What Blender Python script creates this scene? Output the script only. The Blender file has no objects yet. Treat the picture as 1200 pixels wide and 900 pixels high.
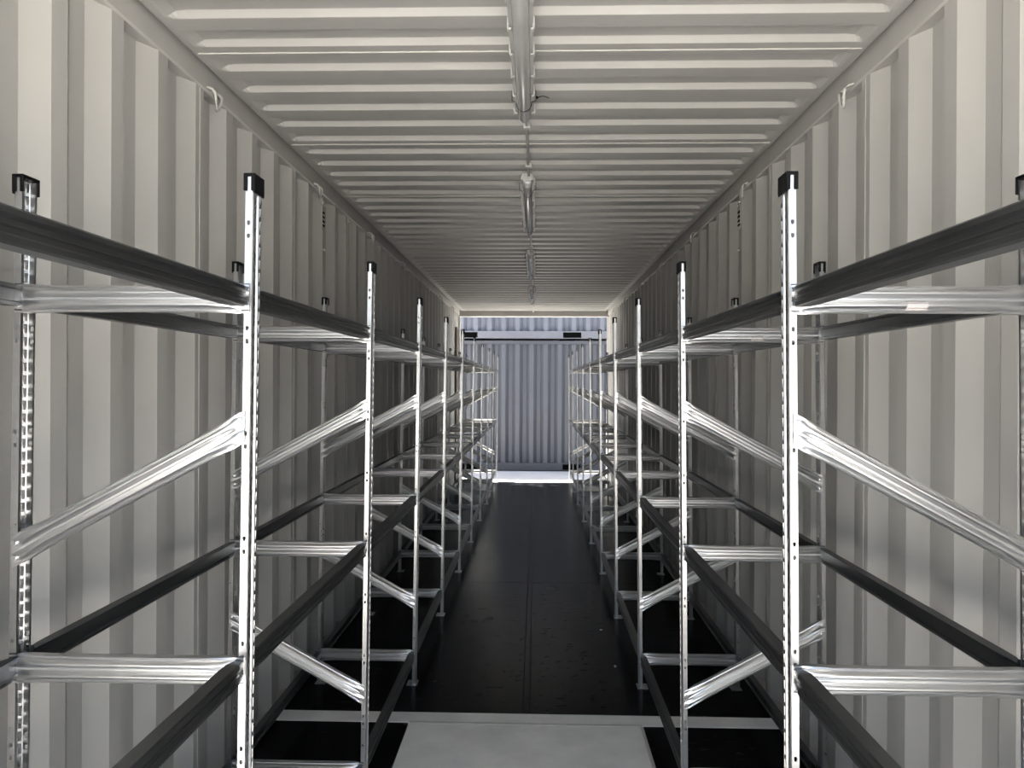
import bpy, math, random
from mathutils import Matrix, Vector

scene = bpy.context.scene
col = scene.collection
random.seed(7)

# ------------------------------------------------------------------ camera
CAM = Vector((0.0384, 0.0, 1.5605))
F_PX, YAW, PITCH, ROLL = 927.56, 0.0299, -0.0019, 0.0045
cam_data = bpy.data.cameras.new('camera')
cam_data.sensor_fit = 'HORIZONTAL'
cam_data.sensor_width = 36.0
cam_data.lens = F_PX / 1200.0 * 36.0
cam_data.clip_start = 0.05
cam_data.clip_end = 500
cam = bpy.data.objects.new('camera', cam_data)
col.objects.link(cam)
_r = Vector((math.cos(YAW), math.sin(YAW), 0))
_f0 = Vector((-math.sin(YAW), math.cos(YAW), 0))
_z = Vector((0, 0, 1))
_f = math.cos(PITCH) * _f0 + math.sin(PITCH) * _z
_u = -math.sin(PITCH) * _f0 + math.cos(PITCH) * _z
_r2 = math.cos(ROLL) * _r + math.sin(ROLL) * _u
_u2 = -math.sin(ROLL) * _r + math.cos(ROLL) * _u
_m = Matrix((_r2, _u2, -_f)).transposed().to_4x4()
_m.translation = CAM
cam.matrix_world = _m
scene.camera = cam

# ------------------------------------------------------------------ sky, sun, exposure
SUN_DIR = Vector((-0.42, 0.24, 0.87)).normalized()      # towards the sun
world = bpy.data.worlds.new('sky')
scene.world = world
world.use_nodes = True
wn = world.node_tree
for n in list(wn.nodes):
    wn.nodes.remove(n)
sky = wn.nodes.new('ShaderNodeTexSky')
sky.sky_type = 'NISHITA'
sky.sun_disc = False
sky.sun_elevation = math.asin(SUN_DIR.z)
sky.sun_rotation = math.atan2(SUN_DIR.x, SUN_DIR.y)
sky.air_density = 1.0
sky.dust_density = 2.5
bg = wn.nodes.new('ShaderNodeBackground')
bg.inputs['Strength'].default_value = 0.18
wo = wn.nodes.new('ShaderNodeOutputWorld')
hs = wn.nodes.new('ShaderNodeHueSaturation')          # thin white haze over the blue
hs.inputs['Saturation'].default_value = 0.7
wn.links.new(sky.outputs[0], hs.inputs['Color'])
wn.links.new(hs.outputs[0], bg.inputs[0])
wn.links.new(bg.outputs[0], wo.inputs[0])

sun_data = bpy.data.lights.new('sun', 'SUN')
sun_data.energy = 23.0
sun_data.color = (1.0, 0.955, 0.89)
sun_data.angle = math.radians(0.6)
sun = bpy.data.objects.new('sun', sun_data)
col.objects.link(sun)
sun.location = (-6, 8, 14)
sun.rotation_euler = SUN_DIR.to_track_quat('Z', 'Y').to_euler()

vs = scene.view_settings
vs.view_transform = 'Standard'
vs.look = 'None'
vs.gamma = 1.0
vs.use_curve_mapping = False
vs.exposure = 2.3
scene.cycles.max_bounces = 16
scene.cycles.diffuse_bounces = 8
scene.cycles.glossy_bounces = 6

# ------------------------------------------------------------------ materials
def new_mat(name):
    m = bpy.data.materials.new(name)
    m.use_nodes = True
    nt = m.node_tree
    b = nt.nodes['Principled BSDF']
    return m, nt, b

def noise(nt, scale, detail=3.0, rough=0.55, vec=None):
    n = nt.nodes.new('ShaderNodeTexNoise')
    n.inputs['Scale'].default_value = scale
    n.inputs['Detail'].default_value = detail
    n.inputs['Roughness'].default_value = rough
    if vec is not None:
        nt.links.new(vec, n.inputs['Vector'])
    return n

def objco(nt, scale=(1, 1, 1)):
    t = nt.nodes.new('ShaderNodeTexCoord')
    mp = nt.nodes.new('ShaderNodeMapping')
    mp.inputs['Scale'].default_value = scale
    nt.links.new(t.outputs['Object'], mp.inputs['Vector'])
    return mp.outputs['Vector']

def ramp(nt, fac, stops):
    r = nt.nodes.new('ShaderNodeValToRGB')
    el = r.color_ramp.elements
    while len(el) < len(stops):
        el.new(0.5)
    for e, (p, c) in zip(el, stops):
        e.position = p
        e.color = (*c, 1) if len(c) == 3 else c
    nt.links.new(fac, r.inputs[0])
    return r

def bump(nt, b, fac, strength, dist=0.002):
    bp = nt.nodes.new('ShaderNodeBump')
    bp.inputs['Strength'].default_value = strength
    bp.inputs['Distance'].default_value = dist
    nt.links.new(fac, bp.inputs['Height'])
    nt.links.new(bp.outputs[0], b.inputs['Normal'])

def paint(name, c, rough=0.5, var=0.08, scale=6.0, bumpy=0.15, stretch=(1, 1, 1), spec=0.5):
    m, nt, b = new_mat(name)
    v = objco(nt, stretch)
    n = noise(nt, scale, 4, 0.6, v)
    lo = tuple(x * (1 - var) for x in c)
    hi = tuple(min(1, x * (1 + var)) for x in c)
    r = ramp(nt, n.outputs['Fac'], [(0.3, lo), (0.7, hi)])
    nt.links.new(r.outputs[0], b.inputs['Base Color'])
    b.inputs['Roughness'].default_value = rough
    b.inputs['Specular IOR Level'].default_value = spec
    if bumpy:
        n2 = noise(nt, scale * 9, 2, 0.5, v)
        bump(nt, b, n2.outputs['Fac'], bumpy, 0.002)
    return m

def metal(name, c, rough, var=0.15, scale=60, stretch=(1, 1, 1), metallic=1.0):
    m, nt, b = new_mat(name)
    v = objco(nt, stretch)
    n = noise(nt, scale, 3, 0.6, v)
    lo = tuple(x * (1 - var) for x in c)
    hi = tuple(min(1, x * (1 + var)) for x in c)
    r = ramp(nt, n.outputs['Fac'], [(0.3, lo), (0.7, hi)])
    nt.links.new(r.outputs[0], b.inputs['Base Color'])
    b.inputs['Metallic'].default_value = metallic
    mr = nt.nodes.new('ShaderNodeMapRange')
    mr.inputs['To Min'].default_value = rough * 0.75
    mr.inputs['To Max'].default_value = rough * 1.3
    nt.links.new(n.outputs['Fac'], mr.inputs['Value'])
    nt.links.new(mr.outputs[0], b.inputs['Roughness'])
    return m

MAT = {}
MAT['wall'] = paint('grey_wall_paint', (0.35, 0.345, 0.328), 0.45, 0.05, 2.5, 0.12, (1, 1, 0.5))
MAT['roof'] = paint('grey_roof_paint', (0.35, 0.345, 0.328), 0.42, 0.05, 2.5, 0.12)
MAT['rail'] = paint('grey_rail_paint', (0.38, 0.372, 0.352), 0.5, 0.06, 4, 0.12)
MAT['base'] = paint('dark_floor_edge', (0.02, 0.02, 0.02), 0.55, 0.2, 8, 0.2)
MAT['plate'] = paint('grey_floor_steel', (0.76, 0.755, 0.735), 0.5, 0.1, 5, 0.25)
MAT['seam'] = paint('seam_paint', (0.42, 0.412, 0.388), 0.45, 0.05, 10, 0.4)
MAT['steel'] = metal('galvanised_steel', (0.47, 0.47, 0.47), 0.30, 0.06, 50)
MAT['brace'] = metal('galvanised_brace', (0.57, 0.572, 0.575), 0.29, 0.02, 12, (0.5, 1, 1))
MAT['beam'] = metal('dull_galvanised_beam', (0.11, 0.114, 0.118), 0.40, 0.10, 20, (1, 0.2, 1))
MAT['black'] = paint('black_plastic', (0.003, 0.003, 0.0035), 0.45, 0.1, 20, 0.0, spec=0.08)
MAT['pit'] = paint('pocket_black', (0.002, 0.002, 0.002), 0.95, 0.1, 5, 0, spec=0.0)
MAT['tray'] = paint('lamp_tray_grey', (0.42, 0.42, 0.41), 0.4, 0.04, 12, 0.05)
MAT['diffuser'] = paint('lamp_diffuser_grey', (0.38, 0.38, 0.375), 0.16, 0.03, 10, 0.0)
MAT['cable'] = paint('cable_grey', (0.36, 0.36, 0.35), 0.45, 0.05, 12, 0.05)
MAT['brown'] = paint('brown_strip', (0.085, 0.065, 0.05), 0.6, 0.25, 14, 0.2)
MAT['under'] = paint('underframe_paint', (0.05, 0.05, 0.055), 0.7, 0.1, 5, 0.1)
MAT['blue'] = paint('blue_container_paint', (0.025, 0.0285, 0.037), 0.5, 0.10, 1.6, 0.25, (1, 1, 0.6))
MAT['bluerail'] = paint('blue_rail_paint', (0.016, 0.0185, 0.025), 0.5, 0.10, 3, 0.25)
MAT['litblue'] = paint('sky_lit_blue_container_paint', (0.053, 0.058, 0.074), 0.5, 0.14, 2.2, 0.3, (1, 1, 0.6))  # same blue as the lower container, lightened for the extra sky light
MAT['litrail'] = paint('sky_lit_blue_rail_paint', (0.053, 0.056, 0.069), 0.5, 0.10, 3, 0.25)  # rails of the upper container, sky light painted in likewise
MAT['white'] = paint('white_paper', (0.75, 0.74, 0.71), 0.6, 0.03, 10, 0)

def sticker_mat():
    m, nt, b = new_mat('printed_sticker')
    t = nt.nodes.new('ShaderNodeTexCoord')
    w = nt.nodes.new('ShaderNodeTexWave')
    w.wave_type = 'BANDS'
    w.bands_direction = 'Z'
    w.inputs['Scale'].default_value = 70
    w.inputs['Distortion'].default_value = 3
    w.inputs['Detail Scale'].default_value = 60
    nt.links.new(t.outputs['Object'], w.inputs['Vector'])
    r = ramp(nt, w.outputs['Fac'], [(0.15, (0.22, 0.20, 0.20)), (0.45, (0.44, 0.415, 0.405))])
    nt.links.new(r.outputs[0], b.inputs['Base Color'])
    b.inputs['Roughness'].default_value = 0.5
    return m
MAT['sticker'] = sticker_mat()

def floor_mat():
    m, nt, b = new_mat('black_floor_paint')
    t = nt.nodes.new('ShaderNodeTexCoord')
    geo = nt.nodes.new('ShaderNodeNewGeometry')
    pos = geo.outputs['Position']
    n = noise(nt, 1.3, 5, 0.65, pos)
    r = ramp(nt, n.outputs['Fac'], [(0.3, (0.0015, 0.0015, 0.002)), (0.75, (0.005, 0.005, 0.006))])
    # fine pale scratches
    mp = nt.nodes.new('ShaderNodeMapping')
    mp.inputs['Scale'].default_value = (30, 3, 1)
    mp.inputs['Rotation'].default_value = (0, 0, 0.5)
    nt.links.new(pos, mp.inputs['Vector'])
    sc = noise(nt, 2.0, 4, 0.7, mp.outputs['Vector'])
    rs = ramp(nt, sc.outputs['Fac'], [(0.70, (0, 0, 0)), (0.78, (1, 1, 1))])
    mix = nt.nodes.new('ShaderNodeMix')
    mix.data_type = 'RGBA'
    mulv = nt.nodes.new('ShaderNodeMath')
    mulv.operation = 'MULTIPLY'
    mulv.inputs[1].default_value = 0.25
    nt.links.new(rs.outputs[0], mulv.inputs[0])
    nt.links.new(mulv.outputs[0], mix.inputs['Factor'])
    nt.links.new(r.outputs[0], mix.inputs['A'])
    mix.inputs['B'].default_value = (0.05, 0.05, 0.055, 1)
    nt.links.new(mix.outputs['Result'], b.inputs['Base Color'])
    b.inputs['Specular IOR Level'].default_value = 0.03
    # gloss varies with wear
    mr = nt.nodes.new('ShaderNodeMapRange')
    mr.inputs['To Min'].default_value = 0.14
    mr.inputs['To Max'].default_value = 0.34
    nt.links.new(n.outputs['Fac'], mr.inputs['Value'])
    nt.links.new(mr.outputs[0], b.inputs['Roughness'])
    # small nicks in the plywood
    mp2 = nt.nodes.new('ShaderNodeMapping')
    mp2.inputs['Scale'].default_value = (1.0, 2.2, 1)
    nt.links.new(pos, mp2.inputs['Vector'])
    vz = noise(nt, 14, 2, 0.5, mp2.outputs['Vector'])
    rv = ramp(nt, vz.outputs['Fac'], [(0.28, (0, 0, 0)), (0.34, (1, 1, 1))])
    bump(nt, b, rv.outputs[0], 1.0, 0.015)
    return m
MAT['floor'] = floor_mat()

def concrete_mat():
    m, nt, b = new_mat('concrete_paving')
    geo = nt.nodes.new('ShaderNodeNewGeometry')
    n = noise(nt, 0.8, 6, 0.65, geo.outputs['Position'])
    r = ramp(nt, n.outputs['Fac'], [(0.3, (0.31, 0.30, 0.285)), (0.7, (0.41, 0.40, 0.385))])
    nt.links.new(r.outputs[0], b.inputs['Base Color'])
    b.inputs['Roughness'].default_value = 0.85
    n2 = noise(nt, 40, 3, 0.6, geo.outputs['Position'])
    bump(nt, b, n2.outputs['Fac'], 0.3, 0.004)
    return m
MAT['concrete'] = concrete_mat()

# ------------------------------------------------------------------ mesh helpers
class MB:
    def __init__(self):
        self.v, self.f, self.s = [], [], []

    def face(self, pts, smooth=False):
        i = len(self.v)
        self.v += [tuple(p) for p in pts]
        self.f.append(tuple(range(i, i + len(pts))))
        self.s.append(smooth)

    def box(self, x0, x1, y0, y1, z0, z1):
        i = len(self.v)
        self.v += [(x, y, z) for z in (z0, z1) for y in (y0, y1) for x in (x0, x1)]
        for q in ((0, 2, 3, 1), (4, 5, 7, 6), (0, 1, 5, 4), (2, 6, 7, 3), (0, 4, 6, 2), (1, 3, 7, 5)):
            self.f.append(tuple(i + k for k in q))
            self.s.append(False)

    def bbox(self, x0, x1, y0, y1, z0, z1, c):
        """box with chamfered edges (chamfer c)"""
        ax = ((x0, x1), (y0, y1), (z0, z1))
        idx = {}
        for sx in (0, 1):
            for sy in (0, 1):
                for sz in (0, 1):
                    for k in range(3):
                        p = [ax[0][sx], ax[1][sy], ax[2][sz]]
                        sg = (sx, sy, sz)
                        for a in range(3):
                            if a != k:
                                p[a] += c if sg[a] == 0 else -c
                        idx[(sx, sy, sz, k)] = len(self.v)
                        self.v.append(tuple(p))
        def add(*k):
            self.f.append(tuple(idx[q] for q in k))
            self.s.append(False)
        for k in range(3):
            a, b = [q for q in range(3) if q != k]
            for s in (0, 1):
                qs = []
                for (ua, ub) in ((0, 0), (1, 0), (1, 1), (0, 1)):
                    t = [0, 0, 0]
                    t[k], t[a], t[b] = s, ua, ub
                    qs.append((*t, k))
                add(*(qs if s else qs[::-1]))
        for k in range(3):               # edges along k
            a, b = [q for q in range(3) if q != k]
            for ua in (0, 1):
                for ub in (0, 1):
                    t0 = [0, 0, 0]; t0[a], t0[b], t0[k] = ua, ub, 0
                    t1 = list(t0); t1[k] = 1
                    add((*t0, a), (*t1, a), (*t1, b), (*t0, b))
        for sx in (0, 1):
            for sy in (0, 1):
                for sz in (0, 1):
                    add((sx, sy, sz, 0), (sx, sy, sz, 1), (sx, sy, sz, 2))

    def loft(self, rings, closed=True, cap=True, smooth=False):
        n = len(rings[0])
        base = len(self.v)
        for r in rings:
            self.v += [tuple(p) for p in r]
        m = n if closed else n - 1
        for a in range(len(rings) - 1):
            for k in range(m):
                k2 = (k + 1) % n
                self.f.append((base + a * n + k, base + a * n + k2, base + (a + 1) * n + k2, base + (a + 1) * n + k))
                self.s.append(smooth)
        if cap and closed:
            self.f.append(tuple(base + k for k in range(n))[::-1])
            self.s.append(False)
            e = base + (len(rings) - 1) * n
            self.f.append(tuple(e + k for k in range(n)))
            self.s.append(False)

    def tube(self, pts, r, n=8, cap=True):
        pts = [Vector(p) for p in pts]
        rings = []
        for i, p in enumerate(pts):
            t = (pts[min(i + 1, len(pts) - 1)] - pts[max(i - 1, 0)]).normalized()
            ref = Vector((0, 0, 1)) if abs(t.z) < 0.9 else Vector((1, 0, 0))
            a = t.cross(ref).normalized()
            b = t.cross(a).normalized()
            rings.append([p + r * (math.cos(2 * math.pi * k / n) * a + math.sin(2 * math.pi * k / n) * b) for k in range(n)])
        self.loft(rings, True, cap, True)

    def mesh(self, name, material):
        me = bpy.data.meshes.new(name)
        me.from_pydata(self.v, [], self.f)
        me.polygons.foreach_set('use_smooth', self.s)
        me.materials.append(material)
        me.update()
        return me

def link(name, me, parent=None, loc=(0, 0, 0), rot=(0, 0, 0), kind=None):
    o = bpy.data.objects.new(name, me)
    col.objects.link(o)
    o.location = loc
    o.rotation_euler = rot
    o.parent = parent
    if kind:
        o['kind'] = kind
    return o

def obj(name, mb, mat, parent=None, loc=(0, 0, 0), rot=(0, 0, 0), kind=None):
    return link(name, mb.mesh(name, MAT[mat]), parent, loc, rot, kind)

def thing(name, label, cat, loc=(0, 0, 0), group=None):
    o = link(name, None, None, loc)
    o.empty_display_size = 0.1
    tag(o, label, cat, group)
    return o

def tag(o, label, cat, group=None):
    o['label'] = label
    o['category'] = cat
    if group:
        o['group'] = group

def struct(name, label=None, cat=None):
    o = link(name, None, None, kind='structure')
    o.empty_display_size = 0.1
    if label:
        o['label'] = label
    if cat:
        o['category'] = cat
    return o

# ------------------------------------------------------------------ the container shell
Y0, Y1 = 0.30, 12.60            # open ends
HW = 1.176                       # half inner width (inner flats)
ZC = 2.69                        # lowest ceiling line
ZG = -0.19                       # ground outside

ground_mb = MB()
ground_mb.box(-60, 60, -50, 70, ZG - 0.3, ZG)
g = obj('ground', ground_mb, 'concrete', kind='structure')
tag(g, 'pale concrete yard around the containers', 'ground')

# --- floor
floor = struct('floor', 'black painted plywood container floor with grey steel plate', 'floor')
YT = 3.725                       # far edge of the steel cross member
def sheet(x0, x1, y0, y1):
    mb = MB()
    mb.bbox(x0, x1, y0, y1, -0.028, 0.0, 0.0015)
    obj('plywood_sheet', mb, 'floor', floor)
ys = [YT + 0.002, 6.17, 8.60, 11.02, Y1 - 0.205]
for a, b in zip(ys[:-1], ys[1:]):
    sheet(-HW + 0.006, -0.0165, a + 0.0015, b - 0.0015)
    sheet(0.0165, HW - 0.006, a + 0.0015, b - 0.0015)
mb = MB(); mb.bbox(-0.015, 0.015, YT + 0.002, Y1 - 0.205, -0.02, -0.0015, 0.001)
obj('centre_strip', mb, 'floor', floor)
TX0, TX1 = -0.535, 0.53
sheet(-HW + 0.006, TX0 - 0.004, Y0 + 0.02, 3.608)
sheet(TX1 + 0.004, HW - 0.006, Y0 + 0.02, 3.608)
mb = MB(); mb.bbox(-HW + 0.004, HW - 0.004, 3.612, YT - 0.002, -0.03, 0.0015, 0.001)
obj('cross_member', mb, 'plate', floor)
mb = MB(); mb.bbox(TX0, TX1, Y0 + 0.02, 3.602, -0.03, 0.001, 0.001)
obj('tunnel_plate', mb, 'plate', floor)
mb = MB(); mb.bbox(TX0, TX1, 3.599, 3.616, -0.02, 0.005, 0.003)
obj('weld_bead', mb, 'seam', floor)
mb = MB(); mb.bbox(TX1 - 0.012, TX1 + 0.003, Y0 + 0.02, 3.602, -0.02, 0.003, 0.002)
obj('weld_bead', mb, 'seam', floor)
mb = MB(); mb.bbox(-HW + 0.0, HW - 0.0, Y1 - 0.20, Y1 + 0.03, -0.12, 0.003, 0.004)
obj('door_sill', mb, 'seam', floor)
mb = MB(); mb.box(-HW - 0.03, HW + 0.03, Y0, Y1, ZG + 0.001, -0.03)
obj('underframe', mb, 'under', floor)

# --- side walls: trapezoid corrugation, four waves to a panel
PER = 0.2797
def wall(name, side, phase, lab, first):
    w = struct(name, lab, 'wall')
    # profile points over one wave, starting at the start of the inner flat
    wave = [(0.0, 0.0), (0.068, 0.0), (0.138, 0.038), (0.209, 0.038)]
    xin = side * HW
    # all break points along y
    pts = []
    k = math.floor((Y0 - phase) / PER) - 1
    while True:
        done = False
        for (dy, dx) in wave:
            y = phase + k * PER + dy
            pts.append((y, dx))
            if y > Y1 + 0.3:
                done = True
        k += 1
        if done:
            break
    def depth(y):
        for (ya, da), (yb, db) in zip(pts[:-1], pts[1:]):
            if ya <= y <= yb:
                return da + (db - da) * (y - ya) / (yb - ya)
        return 0.0
    k0 = math.floor((Y0 - phase) / (4 * PER)) - 2
    cuts = [Y0 + 0.02]
    k = k0
    while True:
        y = phase + 0.035 + (4 * k + first) * PER
        if y > Y1 - 0.25:
            break
        if y > Y0 + 0.2:
            cuts.append(y)
        k += 1
    cuts.append(Y1 - 0.05)
    shared = {}
    for a, b in zip(cuts[:-1], cuts[1:]):
        prof = [(a, depth(a))] + [p for p in pts if a + 1e-4 < p[0] < b - 1e-4] + [(b, depth(b))]
        key = tuple((round(p[0] - a, 3), round(p[1], 4)) for p in prof)
        if key not in shared:
            mb = MB()
            t = 0.002
            ring = lambda z: [(side * q[1], q[0] - a, z) for q in prof] + [(side * (q[1] + t), q[0] - a, z) for q in prof[::-1]]
            mb.loft([ring(-0.02), ring(2.66)], True, True, False)
            shared[key] = mb.mesh('wall_panel', MAT['wall'])
        link('wall_panel', shared[key], w, (xin, a, 0))
    for y in cuts[1:-1]:
        mb = MB()
        mb.bbox(-0.002 if side > 0 else 0.0, 0.0 if side > 0 else 0.002, -0.0035, 0.0035, 0.03, 2.62, 0.0008)
        obj('weld_seam', mb, 'seam', w, (xin, y, 0))
    # top and bottom side rails
    mb = MB()
    xa, xb = sorted((side * (HW - 0.006), side * (HW + 0.055)))
    mb.bbox(xa, xb, Y0, Y1, 2.622, 2.72, 0.006)
    obj('top_rail', mb, 'rail', w)
    mb = MB()
    xa, xb = sorted((side * (HW + 0.002), side * (HW + 0.06)))
    mb.box(xa, xb, Y0, Y1, ZG + 0.001, 0.043)
    obj('bottom_rail', mb, 'rail', w)
    # lashing rings under the top rail
    mb = MB()
    path = []
    ctrl = [(-0.030, -0.006, 0.012), (-0.032, 0.018, 0.006), (-0.030, 0.030, -0.008), (-0.022, 0.030, -0.030),
            (-0.010, 0.026, -0.056), (0.0, 0.024, -0.064), (0.010, 0.026, -0.056), (0.022, 0.030, -0.030),
            (0.030, 0.030, -0.008), (0.032, 0.018, 0.006), (0.030, -0.006, 0.012)]
    mb.tube([(-side * x, y, z) for (y, x, z) in ctrl], 0.0055, 8)
    ring_me = mb.mesh('lashing_ring', MAT['seam'])
    for k in range(-1, 7):
        y = 2.90 + 1.3985 * k
        link('lashing_ring', ring_me, w, (side * (HW - 0.006), y, 2.626))
    # ventilator plates with three slots
    for y in (4.47,):
        mb = MB()
        mb.bbox(min(0, -side * 0.004), max(0, -side * 0.004), -0.03, 0.03, -0.075, 0.06, 0.001)
        v = obj('vent_plate', mb, 'rail', w, (xin, y + 0.0, 2.50))
        for z in (0.02, -0.005, -0.03, -0.052):
            mb = MB()
            mb.box(min(-side * 0.004, -side * 0.006), max(-side * 0.004, -side * 0.006), -0.022, 0.022, -0.005, 0.005)
            obj('vent_slot', mb, 'pit', v, (0, 0, z))
        for z, yy in ((0.075, -0.012), (0.062, 0.02), (-0.19, 0.01)):
            mb = MB()
            mb.tube([(0, 0, 0), (-side * 0.010, 0, 0)], 0.008, 8)
            obj('rivet', mb, 'seam', v, (0, yy, z))
    # dark floor edge
    bb = MB()
    xa, xb = sorted((side * (HW - 0.008), side * (HW - 0.0005)))
    bb.bbox(xa, xb, Y0 + 0.02, Y1 - 0.06, 0.0, 0.045, 0.002)
    b = obj('baseboard_' + name.split('_')[1], bb, 'base', kind='structure')
    tag(b, 'black painted edge strip at the foot of the %s' % lab, 'baseboard')
    return w
wall_l = wall('wall_left', -1, 1.946, 'grey corrugated container wall behind the rack without stickers', 3)
wall_r = wall('wall_right', 1, 2.183, 'grey corrugated container wall behind the rack with stickers', 2)

# --- roof panels: five shallow pressed waves each, fading out at the side rails
ceil = struct('ceiling', 'grey container roof of transverse corrugated panels', 'ceiling')
RP = 0.209
def roof_panel_mesh():
    mb = MB()
    xs = [-1.14, -1.118, -1.106, -1.095, -1.08, -1.05, -0.6, 0.0, 0.6, 1.05, 1.08, 1.095, 1.106, 1.118, 1.14]
    prof = []                          # y within the panel, lift
    # lift 0 = lowest line; far side of each groove steps down towards the camera
    for k in range(5):
        b = k * RP
        prof += [(b + 0.0, 0.0), (b + 0.006, 0.0), (b + 0.066, 0.0), (b + 0.070, 0.001), (b + 0.086, 0.019), (b + 0.092, 0.020),
                 (b + 0.168, 0.020), (b + 0.174, 0.019), (b + 0.192, 0.001), (b + 0.196, 0.0)]
    prof.append((5 * RP, 0.0))
    wid = []
    rows = []
    for (y, l) in prof:
        row = []
        for x in xs:
            e = 1.118 - abs(x)
            t = max(0.0, min(1.0, e / 0.05))
            t = t * t * (3 - 2 * t)
            row.append((x, y, l * t))
        rows.append(row)
    base = 0
    n = len(xs)
    for r in rows:
        mb.v += r
    for a in range(len(rows) - 1):
        for k in range(n - 1):
            mb.f.append((a * n + k, (a + 1) * n + k, (a + 1) * n + k + 1, a * n + k + 1))
            mb.s.append(False)
    return mb
rp = roof_panel_mesh().mesh('roof_panel', MAT['roof'])
seam_mb = MB()
seam_mb.bbox(-1.13, 1.13, -0.004, 0.004, -0.0035, 0.001, 0.0012)
seam_me = seam_mb.mesh('roof_seam', MAT['seam'])
ROOF_PHASE = 2.43 - 0.184 + RP + RP * 1          # a panel begins here
k = 0
y = ROOF_PHASE
while y - 5 * RP > Y0 - 0.9:
    y -= 5 * RP
while y < Y1 - 0.25:
    link('roof_panel', rp, ceil, (0, y, ZC))
    link('roof_seam', seam_me, ceil, (0, y + 0.034, ZC))
    y += 5 * RP
mb = MB()
mb.box(-1.2, 1.2, Y0 - 0.8, Y1, ZC + 0.024, ZC + 0.03)
obj('roof_skin', mb, 'rail', ceil)

# --- end frames
def trim(n, mb, mat, lab, cat):
    o = obj('trim_%d' % n, mb, mat, kind='structure')
    tag(o, lab, cat)
    return o
mb = MB(); mb.bbox(-HW - 0.06, HW + 0.06, Y1 - 0.10, Y1 + 0.02, 2.60, 2.76, 0.008)
trim(1, mb, 'rail', 'grey header beam over the doorway facing the blue containers', 'header')
for n, s in ((2, -1), (3, 1)):
    mb = MB()
    xa, xb = sorted((s * (HW - 0.012), s * (HW + 0.07)))
    mb.bbox(xa, xb, Y1 - 0.06, Y1 + 0.04, ZG + 0.001, 2.62, 0.008)
    trim(n, mb, 'rail', 'grey corner post of the far doorway on the %s side' % ('brown strip' if s < 0 else 'sunlit'), 'corner post')
mb = MB(); mb.bbox(-HW - 0.004, -HW + 0.016, 11.98, 12.30, 0.06, 2.40, 0.004)
trim(4, mb, 'brown', 'dark brown strip fixed upright to the grey wall by the doorway', 'strip')

# ------------------------------------------------------------------ shelving racks
FR_Y0, FR_P = 1.665, 1.2085
N0, N1 = -1, 10                     # frame indices
LEAN = 0.0109
XF, XR = 0.5745, 1.085              # web faces of the front and rear posts
PW, PD = 0.050, 0.017               # post width along the aisle, depth
PH = 1.985
LV = (0.150, 0.952, 1.733)
SP = PH / 72.0

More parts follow.
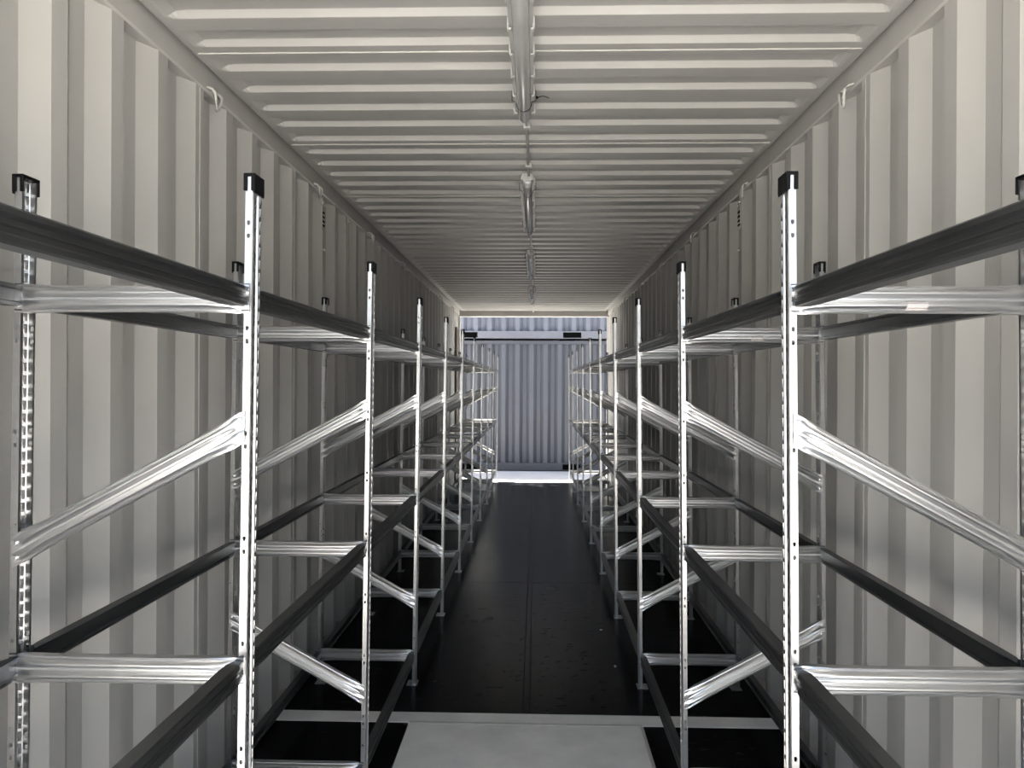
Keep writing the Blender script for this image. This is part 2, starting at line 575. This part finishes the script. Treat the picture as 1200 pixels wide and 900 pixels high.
def post_mesh(mirror, lean, lip, rim):
    """channel post: slotted web on local +x (mirror=1), flanges towards -x"""
    mb = MB()
    def P(x, y, z):
        return (mirror * x + lean * z, y, z)
    zs = [i * SP for i in range(73)]
    def strip(a, b):                       # plain strip between two (x,y) points
        i = len(mb.v)
        mb.v += [P(*a, 0), P(*b, 0), P(*b, PH), P(*a, PH)]
        mb.f.append((i, i + 1, i + 2, i + 3)); mb.s.append(False)
    def cells(a, b, hole):                 # strip with holes; hole(i) -> (half width fraction, half height) or None
        ax, ay = a; bx, by = b
        run = None
        for i in range(72):
            h = hole(i)
            if h is None:
                if run is None:
                    run = zs[i]
                continue
            if run is not None:
                j = len(mb.v)
                mb.v += [P(ax, ay, run), P(bx, by, run), P(bx, by, zs[i]), P(ax, ay, zs[i])]
                mb.f.append((j, j + 1, j + 2, j + 3)); mb.s.append(False)
                run = None
            z0, z1 = zs[i], zs[i + 1]
            zc = (z0 + z1) / 2
            def Q(u, z):                   # u in -1..1 across
                t = (u + 1) / 2
                return P(ax + (bx - ax) * t, ay + (by - ay) * t, z)
            outer = [Q(-1, z0), Q(0, z0), Q(1, z0), Q(1, zc), Q(1, z1), Q(0, z1), Q(-1, z1), Q(-1, zc)]
            hw, hh, tp = h
            inner = [Q(-hw * 0.6 * tp, zc - hh), Q(0, zc - hh), Q(hw * 0.6 * tp, zc - hh), Q(hw * tp, zc), Q(hw * 0.75, zc + hh),
                     Q(0, zc + hh), Q(-hw * 0.75, zc + hh), Q(-hw * tp, zc)]
            j = len(mb.v)
            mb.v += outer + inner
            for q in range(8):
                q2 = (q + 1) % 8
                mb.f.append((j + q, j + q2, j + 8 + q2, j + 8 + q)); mb.s.append(False)
            if ax == bx:                   # pressed-in rim of a web slot
                j2 = len(mb.v)
                mb.v += [(p[0] - mirror * rim, p[1] * 0.985, p[2]) for p in inner]
                for q in range(8):
                    q2 = (q + 1) % 8
                    mb.f.append((j + 8 + q, j + 8 + q2, j2 + q2, j2 + q)); mb.s.append(False)
        if run is not None:
            j = len(mb.v)
            mb.v += [P(ax, ay, run), P(bx, by, run), P(bx, by, PH), P(ax, ay, PH)]
            mb.f.append((j, j + 1, j + 2, j + 3)); mb.s.append(False)
    h = PW / 2
    slot = lambda i: (0.80, 0.0098, 0.75)
    bolt = lambda i: (0.48, 0.0048, 1.0) if i % 8 in (3, 4) else None
    # web, from -y to +y
    strip((-0.002, -h), (0, -h + 0.002))
    strip((0, -h + 0.002), (0, -h + 0.005))
    cells((0, -h + 0.005), (0, -0.008), slot)
    strip((0, -0.008), (0, -0.0065))
    strip((0, -0.0065), (-0.0045, -0.0035))
    strip((-0.0045, -0.0035), (-0.0045, 0.0035))
    strip((-0.0045, 0.0035), (0, 0.0065))
    strip((0, 0.0065), (0, 0.008))
    cells((0, 0.008), (0, h - 0.005), slot)
    strip((0, h - 0.005), (0, h - 0.002))
    strip((0, h - 0.002), (-0.002, h))
    # flanges with bolt holes in pairs, and their folded lips
    cells((-PD, -h), (-0.002, -h), bolt)
    cells((-PD, h), (-0.002, h), bolt)
    strip((-PD, -h), (-PD, -h + lip))
    strip((-PD, h), (-PD, h - lip))
    return mb

def cap_mesh(mirror):
    """black end cap: top plate, skirt over the web, hooks over both flanges"""
    mb = MB()
    h = PW / 2
    def bx(x0, x1, y0, y1, z0, z1, c=0.0012):
        a, b = sorted((mirror * x0, mirror * x1))
        mb.bbox(a, b, y0, y1, z0, z1, c)
    bx(-PD - 0.004, 0.004, -h - 0.004, h + 0.004, 0.0, 0.007)
    bx(0.0006, 0.004, -h - 0.003, h + 0.003, -0.034, 0.002)          # web skirt
    for s in (-1, 1):
        a, b = sorted((s * (h + 0.0006), s * (h + 0.004)))
        bx(-PD - 0.004, -PD + 0.004, a, b, -0.030, 0.002)            # hooks
        bx(-0.005, 0.004, a, b, -0.030, 0.002)
    return mb

def foot_mesh(mirror):
    mb = MB()
    a, b = sorted((mirror * -0.045, mirror * 0.010))
    mb.bbox(a, b, -0.036, 0.036, 0.0, 0.004, 0.001)
    a, b = sorted((mirror * -PD * 0.9, mirror * -0.003))
    mb.bbox(a, b, -0.0205, -0.0185, 0.003, 0.05, 0.0005)
    mb.bbox(a, b, 0.0185, 0.0205, 0.003, 0.05, 0.0005)
    c = mirror * -0.034
    mb.tube([(c, -0.018, 0.003), (c, -0.018, 0.012)], 0.006, 8)
    return mb

def brace_mesh(L, cut=0.0):
    """ribbed brace along +x; facing -y; ends flared and flattened into bolt tabs.  cut shears the ends so they stand upright"""
    mb = MB()
    ridge = lambda c: [(0.003 - 0.011 * math.sin(math.pi * k / 7), c - 0.0095 + 0.019 * k / 7) for k in range(8)]
    prof = [(0.020, -0.0275), (0.0, -0.0275), (-0.002, -0.0245)] + ridge(-0.0125) + [(0.0015, -0.0015), (0.0015, 0.0015)] + ridge(0.0125) + [(-0.002, 0.0245), (0.0, 0.0275), (0.020, 0.0275)]
    st = [(-0.012, 0.08, 1.06), (0.004, 0.12, 1.10), (0.012, 0.4, 1.12), (0.03, 0.8, 1.08), (0.075, 1.0, 1.0)]
    st = [(a, b, c) for a, b, c in st] + [(L / 2, 1.0, 0.985)] + [(L - a, b, c) for a, b, c in st[::-1]]
    T = 0.002
    rings = []
    for (x, wv, hs) in st:
        outer = [(x + cut * z * hs, (y * wv if y < 0.01 else y * (0.25 + 0.75 * wv)), z * hs) for (y, z) in prof]
        inner = [(p[0], p[1] + T, p[2] - T * (1 if p[2] > 0 else -1) * (1 if abs(p[2]) > 0.025 else 0)) for p in outer[::-1]]
        rings.append(outer + inner)
    mb.loft(rings, True, True, True)
    for xe in (-0.004, L + 0.004):
        for z in (-0.0139, 0.0139):
            n = 8
            x0 = xe + cut * z
            r0 = [(x0 + 0.0055 * math.cos(2 * math.pi * k / n), -0.001, z + 0.0055 * math.sin(2 * math.pi * k / n)) for k in range(n)]
            r1 = [(p[0], -0.0065, p[2]) for p in r0]
            mb.loft([r0, r1], True, True, False)
    return mb

def beam_mesh(L, mirror):
    """shelf beam along +y; ribbed outer face on local +x (mirror=1)"""
    mb = MB()
    H = 0.0225
    prof = [(-0.030, H), (-0.003, H), (0, H - 0.003), (0, 0.0125), (-0.005, 0.0085), (-0.005, 0.0025), (-0.003, 0.0), (-0.005, -0.0025), (-0.005, -0.0085),
            (0, -0.0125), (0, -H + 0.003), (-0.003, -H), (-0.030, -H), (-0.030, -H + 0.008), (-0.026, -H + 0.010), (-0.026, H - 0.010), (-0.030, H - 0.008)]
    st = [(0.0, 0.55, 0.90), (0.012, 0.6, 0.92), (0.035, 0.9, 1.0), (0.07, 1, 1)]
    st = st + [(L - a, b, c) for a, b, c in st[::-1]]
    rings = [[(mirror * ((x + 0.012) * sx - 0.012), y, z * sz) for (x, z) in prof] for (y, sx, sz) in st]
    mb.loft(rings, True, True, False)
    # hooked end plates
    for y in (0.0005, L - 0.0035):
        a, b = sorted((mirror * -0.020, mirror * -0.003))
        mb.bbox(a, b, y, y + 0.003, -0.030, 0.028, 0.0005)
    return mb

foot_me = {}
def rack(side, label):
    """side -1 stands along the left wall, +1 along the right one; aisle face is towards x = 0"""
    root = thing('storage_rack', label, 'rack', (side * 0.83, 0.46, 0), 'galvanised racks along the container walls')
    ox, oy = side * 0.83, 0.46
    lean = -side * LEAN
    ai = -side                                # direction from the rack to the aisle
    f_me = post_mesh(ai, lean, 0.019, 0.0012).mesh('post_front', MAT['steel'])
    r_me = post_mesh(-ai, lean, 0.006, 0.0045).mesh('post_rear', MAT['steel'])
    cf = cap_mesh(ai).mesh('end_cap_front', MAT['black'])
    cr = cap_mesh(-ai).mesh('end_cap_rear', MAT['black'])
    ff = foot_mesh(ai).mesh('foot_front', MAT['steel'])
    fr = foot_mesh(-ai).mesh('foot_rear', MAT['steel'])
    xf, xr = side * XF, side * XR             # web faces
    xl, xh = (xf + side * PD, xr - side * PD) # lips
    span = abs(xh - xl)
    tie_me = brace_mesh(span).mesh('cross_tie', MAT['brace'])
    tie_me.set_sharp_from_angle(angle=math.radians(32))
    dz = 0.258
    dl = math.hypot(span - 0.004, dz)
    cut = dz / span
    dia_me = {s: brace_mesh(dl, s * cut).mesh('diagonal_brace', MAT['brace']) for s in (-1, 1)}
    for me in dia_me.values():
        me.set_sharp_from_angle(angle=math.radians(32))
    bl = FR_P - PW
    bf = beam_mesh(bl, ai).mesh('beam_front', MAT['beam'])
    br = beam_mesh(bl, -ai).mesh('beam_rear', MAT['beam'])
    for i in range(N0, N1):
        y = FR_Y0 + i * FR_P
        for nm, x, me, cme, fme in (('front', xf, f_me, cf, ff), ('rear', xr, r_me, cr, fr)):
            p = link('post', me, root, (x - ox, y - oy, 0.004))
            link('end_cap', cme, p, (lean * PH, 0, PH))
            link('foot_plate', fme, p, (0, 0, -0.004))
        yb = y - PW / 2 - 0.0035              # braces lie on the outer side of the near flange
        x_left = min(xl, xh)
        for z in LV:
            t = link('cross_tie', tie_me, root, (x_left - ox + lean * z, yb - oy, z))
            if side > 0 and z == LV[2] and i in (0, 1):
                mb = MB()
                u = 0.218 if i == 0 else 0.232
                ring0 = [(0, 0.0022 - 0.011 * math.sin(math.pi * k / 10), -0.022 + 0.019 * k / 10) for k in range(11)]
                ring1 = [(0.042, yy, zz) for _, yy, zz in ring0]
                mb.loft([ring0, ring1], False, False, True)
                obj('sticker', mb, 'sticker', t, (u, 0, 0))['label'] = 'small white printed sticker'
        # upper diagonal rises to the aisle, lower one falls to the aisle
        for zc, up in ((1.333, 1), (0.558, -1)):
            rise_x = up * ai                   # slope sign along +x
            ang = math.atan2(dz * rise_x, span)
            z_left = zc - rise_x * dz / 2
            link('diagonal_brace', dia_me[rise_x], root, (x_left - ox + lean * zc, yb - oy - 0.001, z_left), (0, -ang, 0))
        if i < N1 - 1:
            for z in LV:
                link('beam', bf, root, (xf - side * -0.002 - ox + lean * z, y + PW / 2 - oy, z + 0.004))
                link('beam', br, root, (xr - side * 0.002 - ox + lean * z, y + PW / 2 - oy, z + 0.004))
    return root
rack(-1, 'long galvanised steel rack of bare beams, none of its cross ties carrying a sticker')
rack(1, 'long galvanised steel rack of bare beams with white stickers on two upper cross ties')

# ------------------------------------------------------------------ ceiling tube lights and their cable
LX = -0.012
LEN = 1.44
def light(y0, label, tail):
    root = thing('ceiling_light', label, 'light', (LX, y0, ZC), 'tube lights along the roof')
    # tray
    mb = MB()
    sec = [(-0.028, 0.0), (-0.036, -0.014), (-0.038, -0.036), (0.038, -0.036), (0.036, -0.014), (0.028, 0.0)]
    rings = []
    for (y, s) in ((0.0, 0.82), (0.012, 1.0), (LEN - 0.012, 1.0), (LEN, 0.82)):
        rings.append([(x * s, y, z) for x, z in sec])
    mb.loft(rings, True, True, False)
    obj('tray', mb, 'tray', root)
    # rounded diffuser
    mb = MB()
    n = 10
    def arc(s, zb):
        return [(0.027 * s * math.cos(math.pi * k / n), 0, -0.034 - (zb) * math.sin(math.pi * k / n)) for k in range(n + 1)]
    rings = []
    for (y, s, zb) in ((0.004, 0.72, 0.012), (0.010, 0.88, 0.030), (0.024, 0.98, 0.042), (0.045, 1.0, 0.046), (LEN - 0.045, 1.0, 0.046),
                       (LEN - 0.024, 0.98, 0.042), (LEN - 0.010, 0.88, 0.030), (LEN - 0.004, 0.72, 0.012)):
        rings.append([(p[0], y, p[2]) for p in arc(s, zb)])
    mb.loft(rings, True, True, True)
    obj('diffuser', mb, 'diffuser', root)
    # side clips
    mb = MB()
    mb.bbox(0.0, 0.006, -0.014, 0.014, -0.050, -0.012, 0.002)
    mb.bbox(-0.008, 0.004, -0.010, 0.010, -0.052, -0.045, 0.002)
    clip_me = mb.mesh('clip', MAT['tray'])
    nclip = 8
    for k in range(nclip):
        y = 0.06 + (LEN - 0.12) * k / (nclip - 1)
        link('clip', clip_me, root, (0.0365, y, 0))
        link('clip', clip_me, root, (-0.0365, y, 0), (0, 0, math.pi))
    # black cable ties around the lamp
    for k, y in enumerate((0.20, LEN - 0.18)):
        mb = MB()
        loop = [(-0.046, 0, 0.0), (-0.046, 0, -0.040)] + [(-0.0305 * math.cos(math.pi * q / 8), 0, -0.046 - 0.038 * math.sin(math.pi * q / 8)) for q in range(9)] + [(0.046, 0, -0.040), (0.046, 0, 0.0)]
        mb.loft([[(px - 0.0012, y - 0.0025, pz), (px + 0.0012, y - 0.0025, pz - 0.001), (px + 0.0012, y + 0.0025, pz - 0.001), (px - 0.0012, y + 0.0025, pz)] for (px, _, pz) in loop], True, True, False)
        t = obj('cable_tie', mb, 'black', root)
        if tail and k == 1:
            mb = MB()
            mb.bbox(0.046, 0.055, y - 0.006, y + 0.004, -0.034, -0.024, 0.002)
            mb.tube([(0.052, y, -0.03), (0.066, y - 0.006, -0.026), (0.082, y - 0.014, -0.030), (0.096, y - 0.026, -0.040)], 0.0018, 6)
            obj('tie_tail', mb, 'black', t)
    # cable glands
    for y, d in ((0.0, -1), (LEN, 1)):
        mb = MB()
        mb.tube([(0.008, y - d * 0.002, -0.020), (0.008, y + d * 0.022, -0.020)], 0.0105, 10)
        obj('cable_gland', mb, 'tray', root)
    return root
LY = [1.80, 4.27, 6.74, 9.22]
light(LY[0], 'grey tube light over the grey steel floor plate, a black tie tail sticking out', True)
light(LY[1], 'grey tube light on the roof, second one from the grey steel floor plate', False)
light(LY[2], 'grey tube light on the roof, second one from the blue containers', False)
light(LY[3], 'grey tube light on the roof closest to the blue containers', False)

def cable(y0, y1, label, group=None):
    root = thing('cable', label, 'cable', (LX + 0.008, y0, ZC), group)
    mb = MB()
    n = 7
    pts = [(0, 0, -0.020), (0, 0.04, -0.019)] + [(0.004 * math.sin(3.1 * k), 0.06 + (y1 - y0 - 0.12) * k / n, -0.010) for k in range(1, n)] + [(0, y1 - y0 - 0.04, -0.019), (0, y1 - y0, -0.020)]
    mb.tube(pts, 0.0068, 8)
    obj('sheath', mb, 'cable', root)
    q = 0.2
    while q < y1 - y0 - 0.1:
        mb = MB()
        mb.bbox(-0.016, 0.016, -0.016, 0.016, -0.022, 0.0, 0.003)
        obj('saddle_clip', mb, 'tray', root, (0, q, 0))
        q += 0.62
CL = ['grey roof cable leaving the tube light that has the tie tail',
      'grey roof cable joining the two middle tube lights',
      'grey roof cable leading to the tube light closest to the blue containers']
for a, b, lab in zip(LY[:-1], LY[1:], CL):
    cable(a + LEN + 0.023, b - 0.023, lab, 'cables between the tube lights')
cable(LY[3] + LEN + 0.023, Y1 - 0.11, 'grey roof cable from the last tube light to the doorway header')

# ------------------------------------------------------------------ blue containers across the yard
def blue_container(z0, label, body, rail, y_front):
    CX, L, H, D = -0.27, 6.058, 2.591, 2.438
    root = thing('shipping_container', label, 'container', (CX, y_front, z0), 'stacked blue containers')
    hx = L / 2
    # corrugated long side facing the doorway
    wave = [(0.0, 0.0), (0.075, 0.0), (0.139, 0.078), (0.214, 0.078)]
    def long_side(y, out):
        mb = MB()
        prof = []
        x = -hx + 0.16
        k = 0
        while x + k * 0.278 < hx - 0.20:
            for dx, d in wave:
                prof.append((x + k * 0.278 + dx, d))
            k += 1
        prof = [(-hx + 0.10, 0.0)] + prof + [(hx - 0.10, 0.0)]
        zs = [0.15, H - 0.07]
        ring = lambda z: [(p[0], y + out * p[1], z) for p in prof] + [(p[0], y + out * (p[1] + 0.002), z) for p in prof[::-1]]
        mb.loft([ring(zs[0]), ring(zs[1])], True, True, False)
        return mb
    obj('side_panel', long_side(0.02, 1), body, root)
    obj('side_panel', long_side(D - 0.02, -1), body, root)
    for xx, s in ((-hx + 0.03, 1), (hx - 0.03, -1)):
        mb = MB()
        prof = []
        for k in range(8):
            for dx, d in ((0.0, 0.0), (0.11, 0.0), (0.128, 0.045), (0.238, 0.045)):
                prof.append((0.12 + k * 0.274 + dx, d))
        prof.append((D - 0.12, 0.0))
        ring = lambda z: [(xx + s * p[1], p[0], z) for p in prof] + [(xx + s * (p[1] + 0.002), p[0], z) for p in prof[::-1]]
        mb.loft([ring(0.15), ring(H - 0.07)], True, True, False)
        obj('end_panel', mb, body, root)
    mb = MB(); mb.box(-hx + 0.05, hx - 0.05, 0.02, D - 0.02, H - 0.03, H - 0.015)
    obj('roof', mb, body, root)
    mb = MB(); mb.box(-hx + 0.05, hx - 0.05, 0.05, D - 0.05, 0.13, 0.16)
    obj('underfloor', mb, 'under', root)
    for y in (0.0, D - 0.06):
        mb = MB(); mb.bbox(-hx + 0.12, hx - 0.12, y, y + 0.06, H - 0.085, H - 0.012, 0.006)
        obj('top_rail', mb, rail, root)
        # bottom rail with two fork pockets
        mb = MB()
        pk = [(-1.205, -0.845), (0.845, 1.205)]
        e = [-hx + 0.12, -1.205, -0.845, 0.845, 1.205, hx - 0.12]
        for a, b in ((e[0], e[1]), (e[2], e[3]), (e[4], e[5])):
            mb.box(a, b, y, y + 0.06, 0.02, 0.165)
        for a, b in pk:
            mb.box(a, b, y, y + 0.06, 0.142, 0.165)
            mb.box(a, b, y, y + 0.06, 0.02, 0.032)
        obj('bottom_rail', mb, rail, root)
        for a, b in pk:
            mb = MB(); mb.box(a, b, y + 0.028, y + 0.036, 0.03, 0.144)
            obj('fork_pocket', mb, 'pit', root)
    for x in (-hx, hx - 0.12):
        for y in (0.0, D - 0.12):
            mb = MB(); mb.bbox(x + 0.005, x + 0.115, y + 0.003, y + 0.117, 0.118, H - 0.118, 0.01)
            obj('corner_post', mb, rail, root)
            for z in (0.0, H - 0.118):
                mb = MB(); mb.bbox(x - 0.002, x + 0.122, y - 0.003, y + 0.123, z, z + 0.118, 0.012)
                obj('corner_casting', mb, rail, root)
    for x in (-hx + 0.01, hx - 0.07):
        for z in (0.0, H - 0.09):
            mb = MB(); mb.bbox(x, x + 0.06, 0.12, D - 0.12, z + 0.01, z + 0.085, 0.006)
            obj('end_rail', mb, rail, root)
    return root
YB = 15.62
blue_container(ZG, 'blue-grey corrugated shipping container standing on the concrete yard', 'blue', 'bluerail', YB)
blue_container(ZG + 2.591 + 0.012, 'blue shipping container, coloured lighter for more sky light, stacked on top of the other one', 'litblue', 'litrail', YB)

# ------------------------------------------------------------------ scraps on the floor
def scrap(x, y, sx, sy, label):
    mb = MB()
    n = 7
    r0 = [(sx * (1 + 0.25 * math.sin(3 * k)) * math.cos(2 * math.pi * k / n), sy * (1 + 0.2 * math.cos(5 * k)) * math.sin(2 * math.pi * k / n), 0.0003) for k in range(n)]
    r1 = [(p[0] * 0.9, p[1] * 0.9, 0.0022 + 0.0015 * (k % 2)) for k, p in enumerate(r0)]
    mb.loft([r0, r1], True, True, False)
    tag(obj('paper_scrap', mb, 'white', None, (x, y, 0)), label, 'scrap')
scrap(0.458, 5.01, 0.008, 0.008, 'tiny round white scrap on the black floor beside the stickered rack')
scrap(0.483, 4.37, 0.006, 0.017, 'tiny elongated white scrap on the black floor beside the stickered rack')
